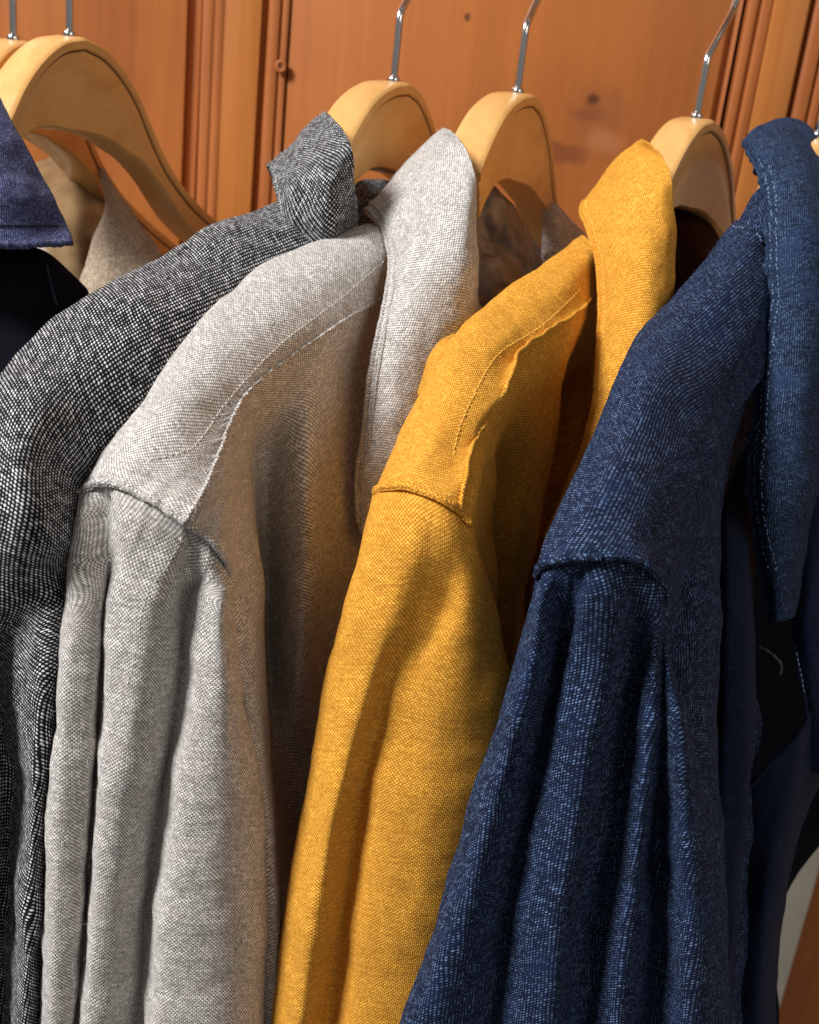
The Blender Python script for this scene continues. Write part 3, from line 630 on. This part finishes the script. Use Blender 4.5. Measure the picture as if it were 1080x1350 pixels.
patch('sleeve_fold', y_, my, [
    [(598, 440, .42), (575, 456, .402), (566, 470, .400), (560, 490, .402), (552, 520, .410)],
    [(604, 452, .405), (590, 465, .392), (580, 482, .388), (572, 500, .390), (562, 530, .396)],
    [(610, 470, .41), (600, 480, .41), (590, 495, .41), (582, 510, .41), (570, 540, .41)]], 30, 30, .0003)
backdrop(y_, my, [[(795, 350, .50), (690, 430, .46), (602, 520, .43), (515, 690, .39)], [(790, 600, .53), (690, 650, .49), (620, 720, .46), (530, 800, .42)], [(760, 1500, .62), (660, 1500, .57), (590, 1500, .53), (480, 1500, .50)]])
fuzz([yy, ysl, yl], M['fluff_gold'], y_, 1600, seed=3, length=(.001, .0025))

# ---- blue denim shirt
b = thing('shirt', tuple(P(1000, 400, .46)), 'dark blue denim shirt with a frayed worn collar at the right', 'shirt', 'shirts hanging on the rail')
md = M['denim']
by = patch('yoke', b, md, [
    [(1030, 330, .50), (972, 292, .478), (982, 296, .464), (996, 304, .456), (1015, 325, .456), (1035, 360, .466)],
    [(985, 390, .48), (930, 343, .452), (942, 352, .436), (962, 375, .424), (990, 410, .424), (1015, 470, .440)],
    [(925, 450, .455), (868, 412, .420), (880, 420, .404), (902, 445, .392), (932, 490, .390), (972, 540, .410)],
    [(885, 520, .43), (832, 455, .395), (845, 465, .378), (868, 500, .362), (900, 550, .362), (945, 580, .380)],
    [(850, 590, .41), (800, 530, .372), (812, 540, .356), (836, 565, .342), (872, 600, .344), (925, 630, .368)],
    [(820, 650, .39), (770, 600, .352), (782, 608, .337), (810, 625, .324), (850, 650, .326), (895, 690, .350)],
    [(785, 720, .37), (735, 675, .336), (748, 682, .322), (780, 690, .311), (828, 700, .312), (876, 740, .332)],
    [(760, 790, .36), (708, 750, .328), (722, 740, .316), (762, 733, .306), (826, 734, .306), (874, 776, .324)],
    [(755, 800, .36), (702, 772, .327), (720, 750, .317), (762, 739, .307), (828, 740, .307), (878, 792, .325)],
], 140, 210, .0006, puck=[('v1', 8, .0006, .04)], uvrot=-.1, wl=.025)
bs_rows = [
    [(706, 764, .330), (722, 746, .320), (742, 738, .3135), (762, 734, .3105), (790, 733, .3095), (810, 734, .3095), (830, 738, .3105), (846, 748, .314), (862, 762, .320), (875, 782, .328)],
    [(701, 785, .330), (718, 766, .3165), (739, 758, .316), (762, 756, .314), (787, 754, .3085), (809, 754, .3085), (830, 760, .3135), (847, 770, .3155), (865, 782, .319), (878, 802, .329)],
    S(860, [(684, .010), (704, -.008), (722, .000), (742, .012), (765, -.006), (795, -.010), (822, .006), (838, .012), (862, .000), (882, .016)], .311, g=.78),
    S(960, [(655, .010), (680, -.009), (700, .000), (722, .013), (745, -.004), (775, -.012), (808, .004), (825, .014), (855, -.004), (908, .018)], .311, g=.78),
    S(1100, [(612, .010), (642, -.009), (668, .000), (690, .014), (714, -.002), (750, -.013), (786, .004), (808, .016), (838, -.004), (862, .010), (900, -.006), (938, .018)][:0] or [(612, .010), (642, -.009), (668, .000), (690, .014), (722, -.006), (752, -.013), (784, .006), (812, .015), (842, -.005), (938, .016)], .311, g=.78),
    S(1230, [(574, .010), (606, -.010), (640, .000), (665, .015), (700, -.006), (732, -.013), (762, .006), (792, .016), (826, -.005), (952, .016)], .311, g=.78),
    S(1370, [(520, .010), (560, -.010), (620, .000), (655, .015), (690, -.006), (722, -.012), (750, .006), (776, .016), (812, -.005), (956, .016)], .311, g=.78),
    S(1600, [(450, .010), (500, -.010), (570, .000), (620, .015), (660, -.006), (695, -.012), (730, .006), (756, .016), (800, -.005), (958, .016)], .311, g=.78)]
def ext(rows, cols):
    """split the last span of a sleeve with one more fold (valley, ridge)"""
    out = []
    for r, cset in zip(rows, cols): out.append(r[:-1]+[(r[-1][0]+dx, r[-1][1]+dy, r[-1][2]+dd) for dx, dy, dd in cset]+[r[-1]])
    return out
bs_rows = ext(bs_rows, [[(-5, -8, -.003), (-2, -4, -.001)], [(-6, -8, -.006), (-2, -4, -.003)], [(-9, -3, -.008), (-4, 0, -.008)], [(-32, 0, -.010), (-12, 0, -.020)],
                        [(-70, 0, .002), (-35, 0, -.018)], [(-82, 0, .003), (-42, 0, -.019)], [(-92, 0, .004), (-48, 0, -.019)], [(-98, 0, .004), (-50, 0, -.019)]])
bsl = patch('sleeve', b, md, close_sleeve(bs_rows, .06), 260, 240, .0006, puck=[('v0', 26, .0004, .04)], wl=.025)
bp = patch('front_panel', b, md, [
    under(by, [(858, 768, .330), (882, 688, .353), (910, 628, .371), (934, 576, .386), (958, 532, .413), (980, 500, .43), (1004, 466, .446)], .80, .008),
    under(by, [(858, 768, .330), (882, 688, .353), (910, 628, .371), (934, 576, .386), (958, 532, .413), (980, 500, .43), (1004, 466, .446)]),
    [(874, 790, .330), (898, 740, .350), (920, 690, .362), (940, 650, .378), (950, 640, .41), (962, 620, .455), (985, 600, .475)],
    [(876, 840, .345), (892, 820, .352), (915, 800, .356), (942, 790, .372), (946, 790, .42), (950, 780, .455), (956, 780, .48)],
    [(880, 950, .36), (898, 930, .356), (922, 930, .364), (942, 930, .380), (948, 930, .42), (975, 930, .44), (1000, 930, .45)],
    [(900, 1100, .375), (915, 1100, .368), (930, 1100, .374), (944, 1100, .388), (950, 1100, .41), (965, 1100, .425), (990, 1100, .44)],
    [(920, 1250, .385), (930, 1250, .380), (940, 1250, .382), (952, 1250, .39), (956, 1250, .41), (962, 1250, .43), (985, 1250, .45)],
    [(920, 1600, .42), (930, 1600, .41), (940, 1600, .412), (952, 1600, .42), (956, 1600, .44), (962, 1600, .46), (985, 1600, .48)],
], 140, 170, .0008, puck=[('v0', 16, .0006, .06)], wl=.02)
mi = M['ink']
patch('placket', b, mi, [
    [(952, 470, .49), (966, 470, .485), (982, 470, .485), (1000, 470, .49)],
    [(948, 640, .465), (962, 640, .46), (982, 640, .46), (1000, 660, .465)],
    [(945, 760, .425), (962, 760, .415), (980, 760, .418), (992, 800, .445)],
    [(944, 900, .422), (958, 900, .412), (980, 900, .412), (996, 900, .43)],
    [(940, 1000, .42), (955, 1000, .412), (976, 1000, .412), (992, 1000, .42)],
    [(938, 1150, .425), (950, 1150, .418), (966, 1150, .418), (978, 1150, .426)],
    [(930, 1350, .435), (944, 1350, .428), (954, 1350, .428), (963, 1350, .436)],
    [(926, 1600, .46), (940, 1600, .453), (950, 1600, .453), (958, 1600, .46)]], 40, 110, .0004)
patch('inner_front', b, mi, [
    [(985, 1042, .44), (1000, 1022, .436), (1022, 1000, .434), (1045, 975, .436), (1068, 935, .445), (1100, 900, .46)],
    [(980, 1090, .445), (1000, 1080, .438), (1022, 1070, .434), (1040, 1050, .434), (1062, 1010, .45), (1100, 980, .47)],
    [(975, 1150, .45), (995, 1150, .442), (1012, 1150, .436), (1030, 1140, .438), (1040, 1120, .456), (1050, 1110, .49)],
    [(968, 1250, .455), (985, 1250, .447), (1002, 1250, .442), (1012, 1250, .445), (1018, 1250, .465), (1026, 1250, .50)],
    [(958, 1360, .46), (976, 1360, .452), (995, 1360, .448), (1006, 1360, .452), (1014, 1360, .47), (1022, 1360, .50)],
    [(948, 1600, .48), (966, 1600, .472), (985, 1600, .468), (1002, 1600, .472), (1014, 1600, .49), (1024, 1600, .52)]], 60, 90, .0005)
patch('far_front', b, M['black'], [  # shaded inside behind the opening, painted near black
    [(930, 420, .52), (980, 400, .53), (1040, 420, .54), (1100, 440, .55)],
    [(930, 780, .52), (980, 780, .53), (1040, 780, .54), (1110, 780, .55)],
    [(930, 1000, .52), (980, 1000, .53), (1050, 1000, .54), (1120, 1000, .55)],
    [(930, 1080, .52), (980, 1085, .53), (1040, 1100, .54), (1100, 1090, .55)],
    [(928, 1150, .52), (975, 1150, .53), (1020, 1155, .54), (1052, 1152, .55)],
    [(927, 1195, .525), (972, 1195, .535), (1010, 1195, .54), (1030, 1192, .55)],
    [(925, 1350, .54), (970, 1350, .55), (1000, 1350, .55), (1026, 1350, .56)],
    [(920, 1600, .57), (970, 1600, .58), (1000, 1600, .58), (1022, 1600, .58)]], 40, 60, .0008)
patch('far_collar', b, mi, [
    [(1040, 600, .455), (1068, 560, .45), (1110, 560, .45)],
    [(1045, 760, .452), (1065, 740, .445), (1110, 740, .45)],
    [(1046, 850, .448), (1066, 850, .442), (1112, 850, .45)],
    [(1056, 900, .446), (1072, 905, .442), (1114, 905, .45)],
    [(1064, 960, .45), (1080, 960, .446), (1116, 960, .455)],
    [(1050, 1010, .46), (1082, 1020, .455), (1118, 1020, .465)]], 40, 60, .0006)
patch('collar_stand', b, md, [
    [(968, 300, .476), (978, 286, .474), (992, 262, .474), (1010, 240, .478)],
    [(974, 312, .466), (986, 306, .462), (1000, 290, .46), (1020, 270, .465)],
    [(984, 328, .462), (996, 330, .456), (1008, 332, .452), (1030, 330, .455)]], 30, 30, .0003, thick=.001)
bl_rows = [
    [(1010, 250, .52), (1020, 230, .53), (1045, 210, .54), (1070, 210, .54), (1095, 225, .53)],
    [(996, 225, .492), (1008, 195, .503), (1035, 170, .512), (1065, 170, .515), (1095, 200, .51)],
    [(980, 190, .488), (1000, 168, .494), (1030, 155, .500), (1062, 160, .502), (1090, 195, .502)],
    [(985, 200, .474), (1010, 186, .474), (1042, 180, .478), (1072, 192, .484), (1100, 220, .49)],
    [(1000, 230, .462), (1026, 225, .454), (1058, 225, .454), (1085, 235, .462), (1110, 250, .47)],
    [(1010, 290, .450), (1035, 290, .437), (1064, 292, .436), (1090, 300, .444), (1114, 310, .455)],
    [(1012, 360, 0.4440), (1036, 362, 0.4290), (1066, 365, 0.4270), (1092, 370, 0.4350), (1116, 375, 0.4470)],
    [(1007, 440, 0.4400), (1032, 442, 0.4260), (1062, 445, 0.4230), (1090, 450, 0.4310), (1114, 455, 0.4460)],
    [(1000, 530, 0.4380), (1026, 534, 0.4240), (1056, 538, 0.4220), (1082, 542, 0.4300), (1102, 545, 0.4470)],
    [(990, 620, 0.4380), (1015, 628, 0.4250), (1042, 636, 0.4240), (1066, 640, 0.4310), (1082, 640, 0.4490)],
    [(995, 700, 0.4370), (1015, 712, 0.4250), (1036, 716, 0.4250), (1054, 716, 0.4310), (1066, 715, 0.4480)],
    [(1010, 780, 0.4360), (1022, 784, 0.4270), (1034, 786, 0.4270), (1046, 784, 0.4320), (1054, 780, 0.4440)],
    [(1014, 822, 0.4340), (1024, 820, 0.4270), (1034, 819, 0.4270), (1042, 816, 0.4300), (1048, 812, 0.4400)]]
bl = patch('collar', b, M['denim_worn'], bl_rows, 120, 220, .0007, puck=[('u0', 20, .0009, .05)], wl=.03)
tube('collar_hem', gpath(bl, [(.01, .19), (.01, .4), (.01, .7), (.012, .985)], 200, .0003), .0012, M['denim_worn'], PO[id(bl)][0], 8, rough=.4)
stitches(gpath(bl, [(.07, .27), (.07, .4), (.07, .6), (.10, .85), (.2, .93)], 300, .0007), M['thread_blue'], PO[id(bl)][0], r=.00026, jit=.0003, pitch=.0017)
stitches(gpath(bl, [(.16, .30), (.16, .4), (.15, .6), (.2, .85), (.34, .93)], 300, .0007), M['thread_blue'], PO[id(bl)][0], r=.00026, jit=.0003, pitch=.0017)
tube('yoke_seam', spline([(964, 302, .468), (978, 304, .461), (992, 310, .456), (1006, 320, .451)], 40), .0009, md, b, 8, rough=.2)
stitches(spline([(966, 299, .466), (980, 301, .459), (994, 307, .454), (1008, 317, .449)], 60), M['thread_blue'], b, r=.0003)
tube('shoulder_seam', gpath(by, [(.17, .985), (.4, .99), (.7, .99), (.99, .99)], 150, .0001), .0013, md, PO[id(by)][0], 8, rough=.25)
tube('far_collar_hem', spline([(1046, 850, .444), (1052, 880, .44), (1058, 905, .438), (1063, 935, .44), (1062, 955, .444), (1048, 975, .442), (1020, 1003, .434), (987, 1040, .438)], 90), .0008, mi, b, 8, rough=.3)
stitches(spline([(1050, 860, .440), (1054, 880, .437), (1058, 900, .435), (1061, 920, .437)], 40), M['thread_blue'], b, r=.0003)
fuzz([by[120:165, 108:138], by[135:150, 118:136]], M['fluff_blue'], b, 70, seed=12, length=(.0012, .004), r=.00005, lay=.45)
# curled loose thread ends in the dark opening and along the collar edge
tube('loose_thread', spline([(1001, 853, .44), (1012, 858, .436), (1022, 866, .434), (1030, 876, .435), (1029, 890, .436)], 40), .00045, plain('pale_thread', srgb(100, 98, 106), .8), b, 6, rough=.5)
nb = gpath(bl, [(.0, .5), (.0, .7), (.0, .95)], 60, 0)
fuzz([by, bsl, bl], M['fluff_blue'], b, 1300, seed=4, length=(.0008, .0022))
fr = np.stack([nb+RGT*(-.0006*k) for k in range(-2, 3)], 1)
fuzz([fr], M['thread_blue'], b, 260, seed=8, length=(.0015, .004), r=.00004, lay=.2)
backdrop(b, mi, [[(1030, 330, .50), (925, 450, .455), (850, 590, .41), (745, 800, .36)], [(1000, 600, .53), (900, 700, .50), (840, 760, .46), (730, 900, .41)], [(900, 1500, .62), (820, 1500, .57), (740, 1500, .53), (600, 1500, .48)]])

# ---- navy shirt at the far left
nvy = thing('shirt', tuple(P(0, 300, .46)), 'navy twill shirt cut off by the left edge, dark inside its collar', 'shirt', 'shirts hanging on the rail')
nl = patch('collar', nvy, M['navy'], [
    [(-160, 130, .44), (-90, 120, .43), (-40, 118, .430), (-5, 132, .440)],
    [(-170, 180, .43), (-90, 170, .42), (-30, 165, .420), (22, 170, .434)],
    [(-175, 230, .425), (-90, 222, .415), (-15, 220, .418), (52, 222, .436)],
    [(-180, 270, .424), (-90, 265, .412), (0, 262, .416), (76, 268, .438)],
    [(-185, 300, .428), (-90, 300, .415), (5, 300, .418), (90, 298, .440)],
    [(-190, 325, .426), (-90, 326, .413), (5, 325, .416), (97, 324, .434)]], 120, 110, .0010, wl=.02)
tube('collar_hem', gpath(nl, [(.0, .985), (.3, .985), (.7, .985), (.99, .985)], 120, .0004), .0016, M['navy'], PO[id(nl)][0], 8, rough=.2)
tube('collar_hem', gpath(nl, [(.0, .86), (.3, .86), (.7, .86), (.96, .87)], 120, .0001), .0007, M['thread_navy'], PO[id(nl)][0], 8, rough=.3)
patch('front_panel', nvy, M['black'], [  # navy front in shade, painted near black
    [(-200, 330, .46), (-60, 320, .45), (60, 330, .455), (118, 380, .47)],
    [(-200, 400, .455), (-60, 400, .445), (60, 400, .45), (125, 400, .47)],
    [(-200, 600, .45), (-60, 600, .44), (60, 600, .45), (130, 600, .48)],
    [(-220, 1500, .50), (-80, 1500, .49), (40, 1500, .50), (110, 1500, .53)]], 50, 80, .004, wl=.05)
tube('placket_edge', spline([(62, 350, .452), (66, 368, .450), (70, 385, .449), (75, 402, .448)], 30), .0005, M['thread_navy'], nvy, 6)
fuzz([nl], M['fluff_blue'], nvy, 300, seed=9, length=(.001, .002))

# ---- beige shirt under the arched hanger
be = thing('shirt', tuple(P(110, 300, .54)), 'beige shirt seen only as an open collar beneath the arched hanger at top left', 'shirt', 'shirts hanging on the rail')
patch('neck_lining', be, M['satin_tan'], [
    [(20, 225, .60), (60, 214, .61), (95, 205, .62), (128, 228, .625), (150, 262, .62)],
    [(20, 260, .585), (60, 262, .585), (98, 250, .590), (128, 270, .60), (146, 290, .605)],
    [(20, 300, .57), (60, 300, .572), (98, 300, .575), (122, 310, .585), (140, 318, .59)],
    [(20, 380, .56), (60, 380, .56), (98, 380, .565), (120, 385, .57), (138, 390, .58)],
    [(20, 600, .56), (60, 600, .56), (98, 600, .565), (120, 600, .57), (138, 600, .58)]], 60, 60, .0012, wl=.03)
patch('collar', be, M['beige'], [
    [(126, 222, .600), (136, 224, .598), (146, 238, .598), (156, 256, .602)],
    [(140, 262, .585), (152, 262, .580), (166, 272, .582), (180, 288, .592)],
    [(132, 300, .575), (152, 300, .568), (176, 304, .572), (202, 318, .585)],
    [(112, 350, .565), (142, 350, .558), (176, 352, .562), (222, 345, .580)],
    [(95, 400, .56), (136, 405, .553), (180, 410, .56), (240, 400, .578)],
    [(90, 560, .56), (136, 560, .553), (180, 560, .56), (250, 560, .578)]], 60, 80, .0008)
